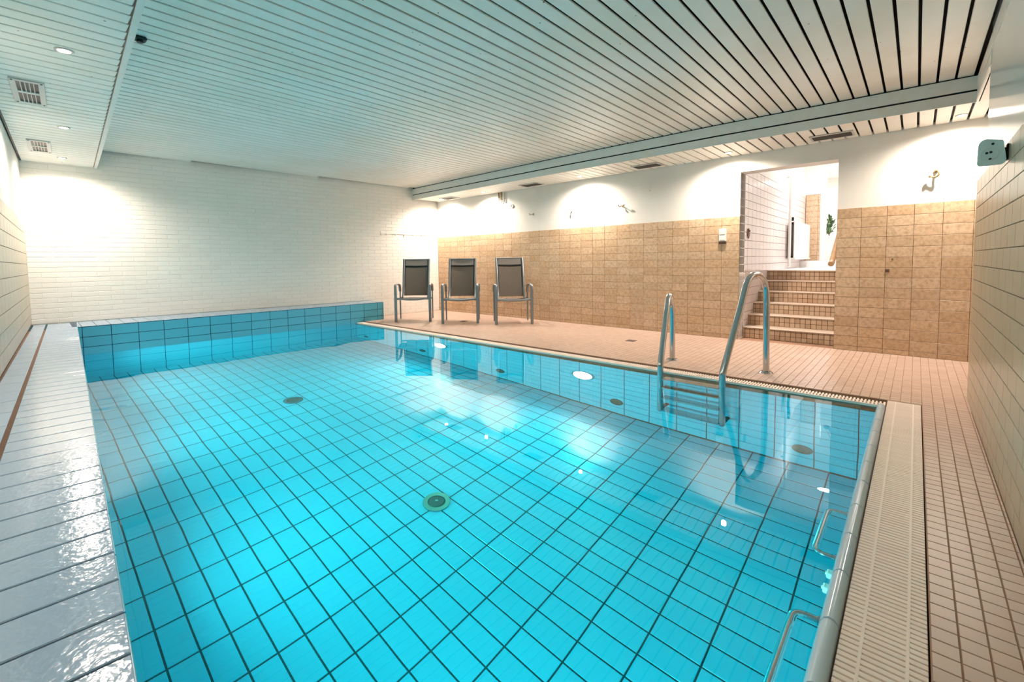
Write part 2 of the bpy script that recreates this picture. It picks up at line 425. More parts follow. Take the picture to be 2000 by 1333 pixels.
# fascia of two boards with a black slot on the right, lip board on the left
YS = (-.325, 1.67, 3.74, 5.5, 7.49)
def strip(x_of, z0, z1, th, name, mt, parent, ys=YS):
    m = MB(); n = len(ys); P = []
    for q in ys: P += [(x_of(q), q, z0), (x_of(q), q, z1), (x_of(q) + th, q, z1), (x_of(q) + th, q, z0)]
    m.add(P, [(i * 4 + j, (i + 1) * 4 + j, (i + 1) * 4 + (j + 1) % 4, i * 4 + (j + 1) % 4) for i in range(n - 1) for j in range(4)])
    m.add(P[:4], [(0, 1, 2, 3)]); m.add(P[-4:], [(3, 2, 1, 0)]); return m.build(name, mt, parent)
t1 = struct(strip(lambda q: XFA(q) + .012, ZS + .002, ZC + .05, .012, 'trim_1', M['dark'], None))
strip(lambda q: XFA(q), ZS - .004, 2.350, .014, 'fascia_board', M['trim'], t1)
strip(lambda q: XFA(q), 2.366, ZC - .012, .014, 'fascia_board', M['trim'], t1)
# return of the fascia over the near wall
t2 = struct(MB().box(XP - .05, XFA(-.32) + .012, -.345, -.335, ZS, ZC + .06).build('trim_2', M['dark']))
MB().box(XP - .05, XFA(-.32) + .006, -.337, -.325, ZS - .004, 2.350).build('fascia_board', M['trim'], t2)
MB().box(-.5, XFA(-.32) + .006, -.337, -.325, 2.362, ZC - .012).build('fascia_board', M['trim'], t2)
YL = (-.6, 2, 4, 6, 7.80)
t3 = struct(strip(lambda q: XLIP(q) - .030, ZS - .006, ZC + .05, .030, 'trim_3', M['trim'], None, YL))
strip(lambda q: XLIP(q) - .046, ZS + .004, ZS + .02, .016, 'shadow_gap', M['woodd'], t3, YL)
struct(strip(lambda q: XLW(q) + .001, ZS - .003, ZS + .035, .012, 'trim_4', M['black'], None, (-.5, 2, 4, 6, 7.80)))

# ---- pool basin
def slab(name, mt, poly, z0, z1): return struct(MB().prism(poly, z0, z1).build(name, mt))
pf = slab('pool_floor', M['blue_grout'], [(-.2, YN - .05), (XW + .05, YN - .05), (XW + .05, 7.3), (-.2, 7.3)], ZF - .1, ZF - .004)
fr = frame((0, 0, ZF), (1, 0, 0), (0, 1, 0))
R = grid(cuts(.02, XW, .3705, .1275), cuts(YN, 7.15, 1.427, .2503))
R = [q for q in R if q[1] > XEDGE(q[2]) and q[2] < YLED(q[0])]
pieces('tile', fr, R, M['blue'], pf, gap=.009, thk=.005, bev=.0015)
pw = slab('pool_wall', M['blue_grout'], [(XW + .005, YN - .05), (XW + .10, YN - .05), (XW + .10, 7.2), (XW + .005, 7.2)], ZF - .05, -.025)
fr = frame((XW, 0, 0), (0, -1, 0), (0, 0, 1))
pieces('tile', fr, grid(cuts(-7.10, -YN, -.264, .2555), cuts(ZF, -.020, -.0205 - .1175, .1275)), M['blue'], pw, gap=.007, thk=.006, bev=.0015)
led = struct(MB().prism([(XEDGE(7.1) - .6, YLED(0) + .006), (4.445, YLED(4.445) + .006), (4.445, YFW(4.445) + .05), (XEDGE(7.1) - .6, YFW(0) + .05)], ZF - .05, CZ - .004).build('pool_ledge', M['blue_grout']))
ld = Vector((1, -.0188, 0)).normalized()
fr = frame((0, YLED(0), 0), ld, (0, 0, 1))
zl = cuts(-.05, CZ - .002, CZ - .128, .1185)
pieces('tile', fr, grid(cuts(.36, 4.449, .504, .2546), zl) + grid(cuts(.36, XW, .504, .2546), cuts(ZF, -.05, -.0552, .1185)), M['blue'], led, gap=.006, thk=.006, bev=.0015)
# ledge top
frt = frame((0, YLED(0), CZ), ld, (0, 1, 0))
R = [q for q in grid(cuts(.42, 4.449, .504, .1273), [-.002, .23, .46, .70])]
R = [(a, b, c, min(e, (YFW(b) - YLED(b)) - .003)) for a, b, c, e in R if c < (YFW(b) - YLED(b)) - .02]
pieces('tile', frt, R, M['coping'], led, gap=.005, thk=.006, bev=.0015)
fre = frame((4.451, 0, 0), (0, 1, 0), (0, 0, 1))
pieces('tile', fre, grid(cuts(YLED(4.4), YFW(4.45), YLED(4.4) + .25, .25), cuts(0, CZ, CZ - .128, .1185)), M['blue'], led, gap=.006, thk=.006, bev=.0015)
# left coping (skewed)
cpd = Vector((.0589, 1, 0)).normalized()
cop = struct(MB().prism([(XLW(-.6) - .05, -.6), (XEDGE(-.6) - .006, -.6), (XEDGE(7.9) - .006, 7.9), (XLW(7.9) - .05, 7.9)], ZF - .05, CZ - .005).build('pool_coping', M['coping_grout']))
frc = frame((XEDGE(0), 0, CZ), cpd, (-1, .0589, 0))   # u along the edge, v towards the left wall
vs = cuts(-.5, 7.78, 1.146, .1326)
pieces('tile', frc, [(vs[i], vs[i + 1], 0, .2600) for i in range(len(vs) - 1)], M['coping'], cop, gap=.0065, thk=.007, bev=.002)
vs = cuts(-.5, 7.80, 2.9, .262)
pieces('tile', frc, [(vs[i], vs[i + 1], .2715, .378) for i in range(len(vs) - 1)], M['coping'], cop, gap=.005, thk=.008, bev=.002)
frl = frame((XEDGE(0), 0, 0), cpd, (0, 0, 1))
pieces('tile', frl, grid(cuts(.1, 7.2, .4, .2546), cuts(ZF, CZ - .002, CZ - .128, .1185)), M['blue'], cop, gap=.006, thk=.006, bev=.0015)
# near pool wall
npw = struct(MB().prism([(-.25, YN - .006), (XW + .1, YN - .006), (XW + .1, YN - .05), (-.25, YN - .05)], ZF - .05, -.03).build('pool_wall', M['blue_grout']))
frn = frame((0, YN, 0), (-1, 0, 0), (0, 0, 1))
pieces('tile', frn, grid(cuts(-XW, 0, -XW + .25, .2569), cuts(ZF, -.025, -.14, .1185)), M['blue'], npw, gap=.006, thk=.006, bev=.0015)
# rounded ridge tiles along the near edge
rdg = struct(MB().box(-.1, XW, .130, YN - .004, -.06, -.012).build('pool_ridge', M['blue_grout']))
prof = [(YN + .001, -.075), (YN + .001, -.022), (YN - .003, -.006), (YN - .011, .008), (YN - .022, .014), (YN - .034, .011), (YN - .043, .002), (YN - .0465, -.012), (YN - .0465, -.03), (YN - .02, -.03)]
xs = cuts(.02, XW - .003, 1.716, .2569)
RM_ = {}
for a, b in zip(xs, xs[1:]):
    w = round(b - a - .009, 4)
    if w not in RM_:
        m = MB(); n = len(prof)
        P = [(s_ * w / 2, p[0], p[1]) for s_ in (-1, 1) for p in prof]
        m.add(P, [(i, (i + 1) % n, n + (i + 1) % n, n + i) for i in range(n)], True); m.add(P[:n], [tuple(range(n))[::-1]]); m.add(P[n:], [tuple(range(n))]); RM_[w] = m.mesh('ridge_tile')
    o = link('ridge_tile', RM_[w], M['ridge'], rdg); o.location = ((a + b) / 2, 0, 0)
# gutter channels below the grates
gc = MB(); gc.box(-.1, XW + .17, -.056, .130, -.16, -.13); gc.box(XW + .10, XW + .17, -.056, 7.2, -.16, -.13); gc.box(-.1, XW + .17, .122, .1295, -.16, -.012); gc.box(XW + .0, XW + .012, .1, 7.1, -.16, -.026)
struct(gc.build('gutter_channel', M['channel']))
# ---- water
wm = MB(); wm.add([(XEDGE(YN - .003), YN - .003, ZW), (XW + .004, YN - .003, ZW), (XW + .004, 6.0, ZW), (XW + .004, YLED(XW) + .003, ZW), (XEDGE(7.14), YLED(.46) + .003, ZW)], [(0, 1, 2, 3, 4)])
wat = struct(wm.build('water', M['water']))
# ---- doorway, stairs and corridor
lint = struct(MB().box(XB + .001, XB + .225, DY0, DY1, DZ - .004, DZ + .01).build('door_1', M['plaster']))
st = empty('stairs', (XB, DY0, 0)); struct(st)
SX, SR, ST = 6.25, .1385, .2435
for k in range(6):
    o = MB().prism([(SX + ST * k - XB, .0), (SX + ST * (k + 1) + .3 - XB, .0), (SX + ST * (k + 1) + .3 - XB, DY1 - DY0), (SX + ST * k - XB, DY1 - DY0)], 0, SR * (k + 1) - .006).build('step', M['stair_grout'], st)
    top = MB().bbox(SX + ST * k - .012 - XB, SX + ST * (k + 1) + .02 - XB, 0.002, DY1 - DY0 - .002, SR * (k + 1) - .012, SR * (k + 1), .004).build('tread', M['tread'], st)
    if k < 6: pieces('tile', frame((SX + ST * k - XB - .006, 0, 0), (0, -1, 0), (0, 0, 1)), grid(cuts(-(DY1 - DY0), 0, -.056, .0555), cuts(SR * k, SR * (k + 1) - .013, SR * k + .0555, .0555)), M['stair'], st, gap=.005, thk=.006, bev=.001, limit=50)
ZH = SR * 6
hall = struct(MB().box(SX + ST * 5 + .02, 14.2, -.5, 3.0, ZH - .1, ZH - .001).build('floor_hall', M['floorw']))
struct(MB().box(9.95, 14.1, -.4, 2.9, ZH, ZH + .115).build('floor_hall_step', M['floorw']))
wh = struct(MB().box(XB + .01, 10.4, DY1 + .006, DY1 + .2, -.2, 3.0).build('wall_hall_left', M['lilac_grout']))
MB().box(XB + .2, 10.4, DY1 + .002, DY1 + .006, 2.165, 3.0).build('plaster_band', M['plaster'], wh)
fr = frame((0, DY1, 0), (1, 0, 0), (0, 0, 1))
pieces('tile', fr, grid(cuts(XB + .004, 10.38, 6.206, .2), cuts(0, 2.165, 2.0585, .1025)), M['lilac'], wh, gap=.005, thk=.006, bev=.001)
wh2 = struct(MB().box(XB + .22, 10.4, DY0 - .2, DY0 - .01, -.2, 3.0).build('wall_hall_right', M['plaster']))
wb = MB(); wb.box(10.4, 10.55, 1.36, 3.0, 0, 3.0); wb.box(10.4, 10.55, .40, 1.36, 2.62, 3.0)
wb_ = struct(wb.build('wall_hall_back', M['plaster']))
MB().box(10.394, 10.4, 1.385, 1.62, .96, 2.215).build('grout', M['brown_grout'], wb_)
pieces('tile', frame((10.392, 0, 0), (0, -1, 0), (0, 0, 1)), grid(cuts(-1.615, -1.385, -1.615 + .2, .2068), cuts(.96, 2.21, 2.21 - .1055, .1055)), M['brown'], wb_, gap=.004, thk=.005, bev=.001)
struct(MB().box(10.385, 10.56, 1.30, 1.36, .95, 2.62).build('trim_5', M['white']))
struct(MB().box(13.6, 13.8, -.6, 3.0, 0, 3.0).build('wall_end', M['plaster']))
struct(MB().box(10.4, 13.8, 2.4, 2.6, 0, 3.0).build('wall_side', M['plaster']))
struct(MB().box(10.4, 13.8, -.6, -.4, 0, 3.0).build('wall_side', M['plaster']))
struct(MB().box(XB + .1, 14, -.7, 3.0, 2.95, 3.05).build('ceiling_hall', M['plaster']))

# ================================================================== LIGHT FITTINGS
def spot(loc, power, size=math.radians(164), blend=.95, col=WARM, rad=.025, parent=None):
    l = bpy.data.lights.new('downlight_bulb', 'SPOT'); l.energy = power; l.color = col; l.spot_size = size; l.spot_blend = blend; l.shadow_soft_size = rad
    o = bpy.data.objects.new('bulb', l); COL.objects.link(o); o.location = loc
    if parent is not None: o.parent = parent
    return o
ring_me = MB().ring((0, 0, -.006), .030, .043, .010).mesh('rim'); lens_me = MB().cyl((0, 0, -.003), .030, .004).mesh('lens')
def downlight(x, y, label, group, p=1.0):
    t = empty('downlight', (x, y, ZS)); tag(t, label, 'downlight', group)
    link('rim', ring_me, M['vent'], t); link('lens', lens_me, M['lens'], t)
    spot((0, 0, -.03), P_DOWN * p, parent=t); return t
LR = ('round glowing downlight in the ceiling strip, nearest the end of the beige tiled wall', 'round glowing downlight in the right ceiling strip, by the doorway', 'round glowing downlight in the right ceiling strip, above the double brassy hook',
      'round glowing downlight in the right ceiling strip, beside the three pipe stubs', 'round glowing downlight in the right ceiling strip, in the corner by the brick wall')
for (x, y), n in zip(((5.796, -.26), (5.79, 1.689), (5.76, 3.754), (5.80, 5.834), (5.80, 7.008)), LR): downlight(x, y, n, 'downlights in the right ceiling strip')
LL = ('glowing downlight in the left ceiling strip, before the larger slotted grille', 'glowing downlight in the left ceiling strip, between the two slotted grilles', 'glowing downlight in the left ceiling strip, right at the brick wall',
      'added downlight in the left ceiling strip, out of view above the near coping', 'glowing downlight in the left ceiling strip, at its near end')
for (x, y), n in zip(((.265, 3.711), (.375, 5.73), (.445, 7.323), (.155, 1.69)), LL): downlight(x, y, n, 'downlights in the left ceiling strip', .42 if y < 7 else 1.0)  # last one is added above the frame as extra light, following the spacing
# underwater lamps
pl_ring = MB().ring((0, 0, 0), .112, .135, .018, (-1, 0, 0), 32).mesh('rim'); pl_lens = MB().cyl((0, 0, 0), .112, .008, (-1, 0, 0), 32).mesh('lens')
for y, lab in ((2.513, 'round underwater lamp shining white in the pool wall left of the ladder'), (4.809, 'round underwater lamp shining white in the pool wall below the third chair')):
    t = empty('pool_lamp', (XW, y, -.61)); tag(t, lab, 'pool lamp', 'underwater lamps in the pool wall')
    link('rim', pl_ring, M['steel'], t); link('lens', pl_lens, M['poollens'], t)
    l = bpy.data.lights.new('pool_bulb', 'AREA'); l.shape = 'DISK'; l.size = .2; l.energy = P_POOL * .50; l.color = POOLC; l.spread = math.radians(150)
    o = bpy.data.objects.new('bulb', l); COL.objects.link(o); o.parent = t; o.location = (-.03, 0, 0); o.rotation_euler = (0, math.radians(90), 0)
for y, lab in ((1.0, 'added unseen underwater lamp in the left pool wall, first below the near coping'), (2.8, 'added unseen underwater lamp in the left pool wall, second along the coping'), (4.6, 'added unseen underwater lamp in the left pool wall, third along the coping'), (6.2, 'added unseen underwater lamp in the left pool wall, beside the far ledge')):  # lamps added under the coping, out of view, to even out the pool light
    t = empty('pool_lamp', (XEDGE(y), y, -.50), math.pi - .0589); tag(t, lab, 'pool lamp', 'added underwater lamps in the left pool wall')
    link('rim', pl_ring, M['steel'], t); link('lens', pl_lens, M['poollens'], t)
    l = bpy.data.lights.new('pool_bulb', 'AREA'); l.shape = 'DISK'; l.size = .2; l.energy = P_POOL * .56; l.color = POOLC; l.spread = math.radians(150)
    o = bpy.data.objects.new('bulb', l); COL.objects.link(o); o.parent = t; o.location = (-.03, 0, 0); o.rotation_euler = (0, math.radians(90), 0)
# hall lamps, both added out of view to brighten hall and far room
for x, y, p, lab in ((9.0, 1.02, 1.0, 'added flat white ceiling lamp, out of view over the tiled hall behind the stairs'), (12.2, 1.0, 1.6, 'added flat white ceiling lamp, out of view in the far bright room with the plant')):
    t = empty('added_ceiling_lamp', (x, y, 2.95)); tag(t, lab, 'lamp', 'added hall ceiling lamps')
    MB().cyl((0, 0, -.05), .14, .05, n=32, r2=.15).build('housing', M['white'], t)
    l = bpy.data.lights.new('added_hall_light', 'AREA'); l.shape = 'DISK'; l.size = .22; l.energy = P_CORR * p; l.color = (1, .95, .97)
    o = bpy.data.objects.new('bulb', l); COL.objects.link(o); o.parent = t; o.location = (0, 0, -.06)

# ================================================================== THINGS
# ---- vents, right strip
vr = empty('ceiling_vent')
m = MB(); m.bbox(-.11, .11, -.185, -.165, -.012, .0, .002); m.bbox(-.11, .11, .165, .185, -.012, .0, .002); m.bbox(-.11, -.085, -.165, .165, -.012, 0, .002); m.bbox(.085, .11, -.165, .165, -.012, 0, .002)
m.build('frame', M['vent'], vr)
MB().box(-.085, .085, -.165, .165, -.002, .004).build('backing', M['ventdark'], vr)
for k in range(5):
    o = MB().box(-.014, .014, -.163, .163, -.001, .001).build('slat', M['ventdark'], vr) if k == 0 else link('slat', sl_me, None, vr)
    if k == 0: sl_me = o.data
    o.location = (-.068 + .034 * k, 0, -.007); o.rotation_euler = (0, math.radians(35), 0)
VN = ('over the wall right of the doorway', 'left of the doorway', 'near the pipe stubs', 'in the far corner')
for i, (x, y) in enumerate(((5.768, .686), (5.77, 2.70), (5.785, 4.705), (5.80, 6.78))):
    o = vr if i == 0 else copy_tree(vr)
    o.location = (x, y, ZS); tag(o, 'dark louvred vent in the right ceiling strip, ' + VN[i], 'vent', 'vents in the right ceiling strip')
vl = empty('ceiling_grille')
m = MB(); m.bbox(-.085, .085, -.30, -.262, -.010, 0, .002); m.bbox(-.085, .085, .262, .30, -.010, 0, .002); m.bbox(-.085, -.053, -.262, .262, -.010, 0, .002); m.bbox(.053, .085, -.262, .262, -.010, 0, .002)
m.build('frame', M['vent'], vl)
MB().box(-.053, .053, -.262, .262, -.001, .003).build('backing', M['black'], vl)
for k in range(4):
    o = MB().box(-.0026, .0026, -.262, .262, -.010, -.001).build('bar', M['vent'], vl) if k == 0 else link('bar', bar_me, None, vl)
    if k == 0: bar_me = o.data
    o.location = (-.0318 + .0212 * k, 0, 0)
MB().box(-.053, .053, -.020, .020, -.0085, -.001).build('cross_bar', M['trim'], vl)
for dx, dy in ((-.07, -.28), (.07, .28), (-.07, .28), (.07, -.28)): MB().cyl((dx, dy, -.013), .006, .004).build('screw', M['ventdark'], vl)
for i, ((x, y), lab) in enumerate((((.142, 4.76), 'larger looking slotted black and white grille in the left ceiling strip'), ((.251, 6.77), 'farther slotted grille in the left ceiling strip, next to the brick wall'))):
    o = vl if i == 0 else copy_tree(vl)
    o.location = (x, y, ZS); o.rotation_euler = (0, 0, -.058); tag(o, lab, 'grille', 'grilles in the left ceiling strip')
# ---- chairs
def make_chair():
    t = empty('high_back_chair'); flat = rrect(.024, .042, .006); X = .287
    for s in (-1, 1):
        MB().tube([(s * X, 0, 0.002), (s * X, 0, .56)], rrect(.046, .026, .006), up=(0, 1, 0), smooth=False).build('leg', M['alu'], t)
        MB().tube([(s * X, .49, 0.002), (s * X, .49, .50)], rrect(.022, .03, .006), up=(0, 1, 0), smooth=False).build('leg', M['alu'], t)
        MB().tube(round_path([(s * X, 0, .555), (s * X, 0, .632), (s * X, .25, .638), (s * X, .46, .612), (s * X, .49, .50)], .055), rrect(.044, .024, .008), up=(0, 1, 0)).build('armrest', M['alu'], t)
        MB().tube(round_path([(s * .222, .36, .385), (s * .222, .44, .46), (s * .224, .52, .75), (s * .228, .645, 1.072)], .1), rrect(.036, .026, .008), up=(0, 1, 0)).build('back_frame', M['alu'], t)
        MB().bbox(s * .245 - .03, s * .245 + .03, .01, .42, .378, .400, .006).build('seat_rail', M['black'], t)
        MB().tube([(s * .205, .455, .43), (s * .204, .525, .76), (s * .208, .640, 1.06)], rrect(.024, .008, .003), up=(0, 1, 0)).build('edge_piping', M['black'], t)
    MB().tube(smooth_path([(-.285, .004, .402), (-.20, .002, .396), (-.08, 0, .384), (.08, 0, .384), (.20, .002, .396), (.285, .004, .402)], 4), rrect(.022, .034, .008), up=(0, 0, 1)).build('front_rail', M['alu'], t)
    MB().tube([(-.285, .47, .37), (.285, .47, .37)], rrect(.02, .03, .006)).build('rear_rail', M['alu'], t)
    MB().tube([(-.225, .645, 1.066), (.225, .645, 1.066)], rrect(.016, .018, .004)).build('top_rail', M['alu'], t)
    def sheet(name, mt, rows, w0, w1, sag, th=.004, nx=8):
        m = MB(); P = []
        for k, (yy, zz) in enumerate(rows):
            for off in (0, 1):
                for i in range(nx + 1):
                    q = i / nx * 2 - 1; c = sag * (1 - q * q)
                    P.append((q * (w0 + (w1 - w0) * k / (len(rows) - 1)), yy + c * (.9 if len(rows) < 9 else 0.2) + off * th, zz - (c * .8 if name == 'seat' else 0) - (off * th if name == 'seat' else 0)))
        st_ = 2 * (nx + 1); Fc = []
        for k in range(len(rows) - 1):
            for i in range(nx):
                a = k * st_ + i; Fc += [(a, a + 1, a + st_ + 1, a + st_), (a + nx + 1, a + nx + 1 + st_, a + nx + 2 + st_, a + nx + 2)]
        m.add(P, Fc, True); return m.build(name, mt, t)
    sheet('backrest', M['sling'], [(.44, .42), (.475, .55), (.515, .72), (.565, .87), (.612, .985)], .205, .207, .03)
    sheet('head_pad', M['sling2'], [(.598, .955), (.616, 1.0), (.640, 1.062)], .205, .207, .012)
    MB().tube([(-.204, .594, .944), (0, .612, .938), (.204, .594, .944)], rrect(.030, .012, .004), up=(0, 1, 0)).build('pad_strip', M['black'], t)  # black strip along the lower edge of the head pad
    sheet('seat', M['sling'], [(.01, .398), (.10, .392), (.20, .385), (.32, .38), (.43, .39)], .23, .23, .018)
    return t
ch = make_chair()
CH = [((4.542, 6.306), 46.5, 'grey framed dark mesh armchair in front of the white brick wall, nearest the pool ledge'),
      ((4.9055, 5.5155), 43, 'grey framed dark mesh armchair in the middle of the three by the brown wall'),
      ((5.3475, 4.7235), 48, 'grey framed dark mesh armchair nearest the doorway, wholly before brown tiles')]
for i, ((x, y), g, lab) in enumerate(CH):
    o = ch if i == 0 else copy_tree(ch)
    o.location = (x, y, 0); o.rotation_euler = (0, 0, math.radians(g - 90)); tag(o, lab, 'chair', 'high-back chairs by the pool')
# ---- pool ladder
lad = empty('pool_ladder', (4.41, 1.37, 0)); tag(lad, 'stainless steel pool ladder with one tall and one short handrail', 'ladder')
LO = Vector(lad.location)
def rel(P): return [Vector(p) - LO for p in P]
RR = [(4.414, .951, .0), (4.404, .953, .36), (4.396, .956, .68), (4.362, .965, .785), (4.300, .981, .845), (4.225, .999, .868), (4.145, 1.020, .855), (4.080, 1.037, .79), (4.036, 1.049, .69), (4.0, 1.058, .60), (3.895, 1.086, .364), (3.786, 1.114, .125), (3.769, 1.119, .06), (3.769, 1.119, -.10), (3.769, 1.119, -.92)]
RL = [(4.406, 1.783, .0), (4.39, 1.779, .28), (4.372, 1.775, .48), (4.330, 1.765, .59), (4.262, 1.748, .648), (4.185, 1.729, .660), (4.115, 1.713, .622), (4.055, 1.697, .55), (4.0, 1.684, .47), (3.906, 1.662, .302), (3.788, 1.634, .115), (3.769, 1.629, .05), (3.769, 1.629, -.10), (3.769, 1.629, -.92)]
for P in (RR, RL):
    MB().tube(smooth_path(rel(P), 5), circ(.0262, 14)).build('rail', M['steel'], lad)
    b = Vector(P[0]) - LO; MB().cyl((b.x, b.y, .0005), .058, .012, n=24, r2=.046).build('flange', M['steel'], lad)
    e = Vector(P[-1]) - LO
    MB().cyl((e.x - .005, e.y, e.z + .02), .020, .16, (1, 0, 0), 14).build('rubber_buffer', M['black'], lad)
    MB().cyl((e.x, e.y, e.z - .02), .018, .03, (0, 0, 1), 14).build('end_cap', M['black'], lad)
tread_me = MB().bbox(-.055, .045, -.235, .235, -.016, .010, .006).mesh('step')
for z in (-.060, -.327, -.607, -.893):
    o = link('step', tread_me, M['steel'], lad); o.location = Vector((3.785, 1.374, z)) - LO; o.rotation_euler = (0, math.radians(-14 if z > -.1 else -4), 0)
# ---- grates over the gutters
def bar_mesh(length, axis, hw):
    m = MB()
    if axis == 'y': m.bbox(-hw, hw, -length / 2, length / 2, -.018, 0, .0012)
    else: m.bbox(-length / 2, length / 2, -hw, hw, -.018, 0, .0012)
    me = m.mesh('bar'); me.materials.append(M['cream']); return me
g1 = empty('gutter_grate', (0, .035, 0)); tag(g1, 'long cream slotted gutter grate beside the rounded blue pool rim in the foreground', 'grate', 'gutter grates')
bm = bar_mesh(.172, 'y', .0077); x = XW + .150; k = 0
while x > .1:
    if k < 190:
        o = link('bar', bm, None, g1); o.location = (x, 0.0, -.001)
    x -= .0206; k += 1
for yy in (-.048, .042):
    MB().bbox(.1, XW + .156, yy - .004, yy + .004, -.019, -.0008, .001).build('rib', M['cream'], g1)
g2 = empty('gutter_grate', (XW + .056, 3.6, -.005)); tag(g2, 'narrow cream slotted gutter grate along the deck side under the ladder rails', 'grate', 'gutter grates')
bm2 = bar_mesh(.108, 'x', .0058); rest = MB(); k = 0; yy = .135
while yy < YLED(XW) - .02:
    if k < 120:
        o = link('bar', bm2, None, g2); o.location = (0, yy - 3.6, .002)
    else: rest.bbox(-.054, .054, yy - 3.6 - .0058, yy - 3.6 + .0058, -.016, .002, .0012)
    yy += .0206; k += 1
o = rest.build('bar_run', M['cream'], g2); o['kind'] = 'stuff'
for dx, w in ((-.052, .007), (.004, .006)): MB().bbox(dx - w, dx + w, .135 - 3.6, YLED(XW) - 3.62, -.018, .0015, .001).build('rib', M['cream'], g2)
# ---- grab handles and nozzles on the near pool edge
for i, (xa, xb, lab) in enumerate(((1.86, 2.215, 'farther stainless grab handle under the rounded pool rim'), (1.14, 1.505, 'nearest stainless grab handle, in the bottom corner of the pool'))):
    c = (xa + xb) / 2; h = empty('grab_handle', (c, YN, -.055)); tag(h, lab, 'handle', 'grab handles on the near pool edge')
    w = (xb - xa) / 2
    MB().tube(round_path([(-w, -.01, 0), (-w, .066, 0), (w, .066, 0), (w, -.01, 0)], .035), circ(.0125, 12)).build('bow', M['steel'], h)
    for s in (-1, 1): MB().cyl((s * w, .0, 0), .022, .006, (0, 1, 0), 16).build('rosette', M['steel'], h)
for x, lab in ((1.803, 'small cream nozzle below the rim, the one nearer the ladder'), (1.718, 'small cream nozzle below the rim, the one nearer the foreground')):
    n_ = empty('nozzle', (x, YN, -.115)); tag(n_, lab, 'nozzle', 'cream nozzles under the rim')
    MB().bbox(-.016, .016, -.003, .022, -.018, .018, .004).build('body', M['cream'], n_)
    MB().cyl((0, .022, 0), .008, .004, (0, 1, 0), 12).build('tip', M['cream'], n_)
# ---- inlets in the pool wall, drains in the pool floor
il = empty('pool_inlet')
MB().ring((0, 0, 0), .050, .068, .010, (-1, 0, 0), 24).build('rim', M['ventdark'], il); MB().cyl((0, 0, 0), .052, .005, (-1, 0, 0), 24).build('cover', M['ventdark'], il)
for i, (y, lab) in enumerate(((.593, 'round grey inlet low in the pool wall, nearest the blue rim corner'), (2.132, 'round grey inlet low in the pool wall beside the ladder foot'), (3.691, 'round grey inlet low in the pool wall between the two lamps'), (5.227, 'round grey inlet low in the pool wall under the chair reflections'), (6.764, 'round grey inlet low in the pool wall next to the far ledge'))):
    o = il if i == 0 else copy_tree(il); o.location = (XW, y, -1.16); tag(o, lab, 'inlet', 'inlets in the pool wall')
dr = empty('pool_drain')
MB().ring((0, 0, 0), .062, .098, .012, (0, 0, 1), 32).build('rim', M['steel'], dr); MB().cyl((0, 0, .001), .064, .016, (0, 0, 1), 28, r2=.05).build('cover', M['ventdark'], dr)
MB().cyl((0, 0, .016), .012, .006).build('bolt', M['steel'], dr)
for i, (x, y, lab) in enumerate(((1.93, 2.455, 'round shiny drain cover in the middle of the pool floor'), (1.914, 4.803, 'round dark drain cover on the pool floor towards the far ledge'))):
    o = dr if i == 0 else copy_tree(dr); o.location = (x, y, ZF); tag(o, lab, 'drain', 'drains in the pool floor')
# deck drains
dd = empty('floor_drain')
MB().bbox(-.055, .055, -.055, .055, -.002, .003, .001).build('frame', M['ventdark'], dd)
for k in range(4):
    o = MB().box(-.045, .045, -.004, .004, .003, .0042).build('bar', M['woodd'], dd) if k == 0 else link('bar', db_me, None, dd)
    if k == 0: db_me = o.data
    o.location = (0, -.033 + .022 * k, 0)
for i, (x, y, lab) in enumerate(((5.141, 2.60, 'small dark square drain in the pink deck left of the ladder'), (5.117, 5.678, 'small dark square drain in the deck under the middle chair'))):
    o = dd if i == 0 else copy_tree(dd); o.location = (x, y, 0); o.rotation_euler = (0, 0, 0); tag(o, lab, 'drain', 'drains in the deck')
# ---- wall switch
sw = empty('double_switch', (XB, 1.812, 1.298)); tag(sw, 'white double switch plate on the brown tiles left of the doorway', 'switch')
MB().bbox(-.024, 0, -.044, .044, -.072, .082, .004).build('housing', M['white'], sw)
for z in (-.032, .042): MB().bbox(-.031, -.022, -.030, .030, z - .028, z + .028, .003).build('rocker', M['white'], sw)
MB().bbox(-.016, 0, -.038, .044, -.108, -.074, .003).build('lower_cover', M['woodd'], sw)
# ---- hooks and stubs on the white plaster
def hook(y, z, lab, mt, arms=2, rz=0.0):
    h = empty('wall_hook', (XB + T, y, z)); tag(h, lab, 'hook', 'hooks on the white plaster')
    MB().cyl((0, 0, 0), .014, .008, (-1, 0, 0), 16).build('base', mt, h)
    for s in ((-1, 1) if arms == 2 else (1,)):
        MB().tube(round_path([(-.004, 0, 0), (-.03, s * -.012, .004), (-.045, s * -.03, -.014), (-.05, s * -.042, .006)], .015), circ(.0055, 8)).build('arm', mt, h)
        MB().cyl((-.05, s * -.042, .004), .010, .010, (0, 0, 1), 12).build('knob', mt, h)
    return h
hook(4.879, 1.808, 'pale double hook on white plaster, nearest the stub pipes', M['hook'])
hook(4.093, 1.786, 'small grey hook in the middle of the three on white plaster', M['hook'], 1)
hook(3.198, 1.793, 'brassy double hook on white plaster, third and nearest the doorway', M['brass'])
p_ = empty('wall_plug', (XB + T, 2.784, 2.005)); tag(p_, 'small pale wall plug with a tiny hole high on the plaster before the doorway', 'plug')
MB().cyl((0, 0, .012), .018, .006, (-1, 0, 0), 16).build('cap', M['plaster'], p_); MB().cyl((0, -.002, -.035), .009, .006, (-1, 0, 0), 12).build('bolt', M['vent'], p_)
h = empty('robe_hook', (XB + T, -.113, 1.795)); tag(h, 'curled brass robe hook on the white plaster right of the doorway', 'hook')
MB().cyl((0, 0, .03), .016, .012, (-1, 0, 0), 16).build('base', M['brass'], h)
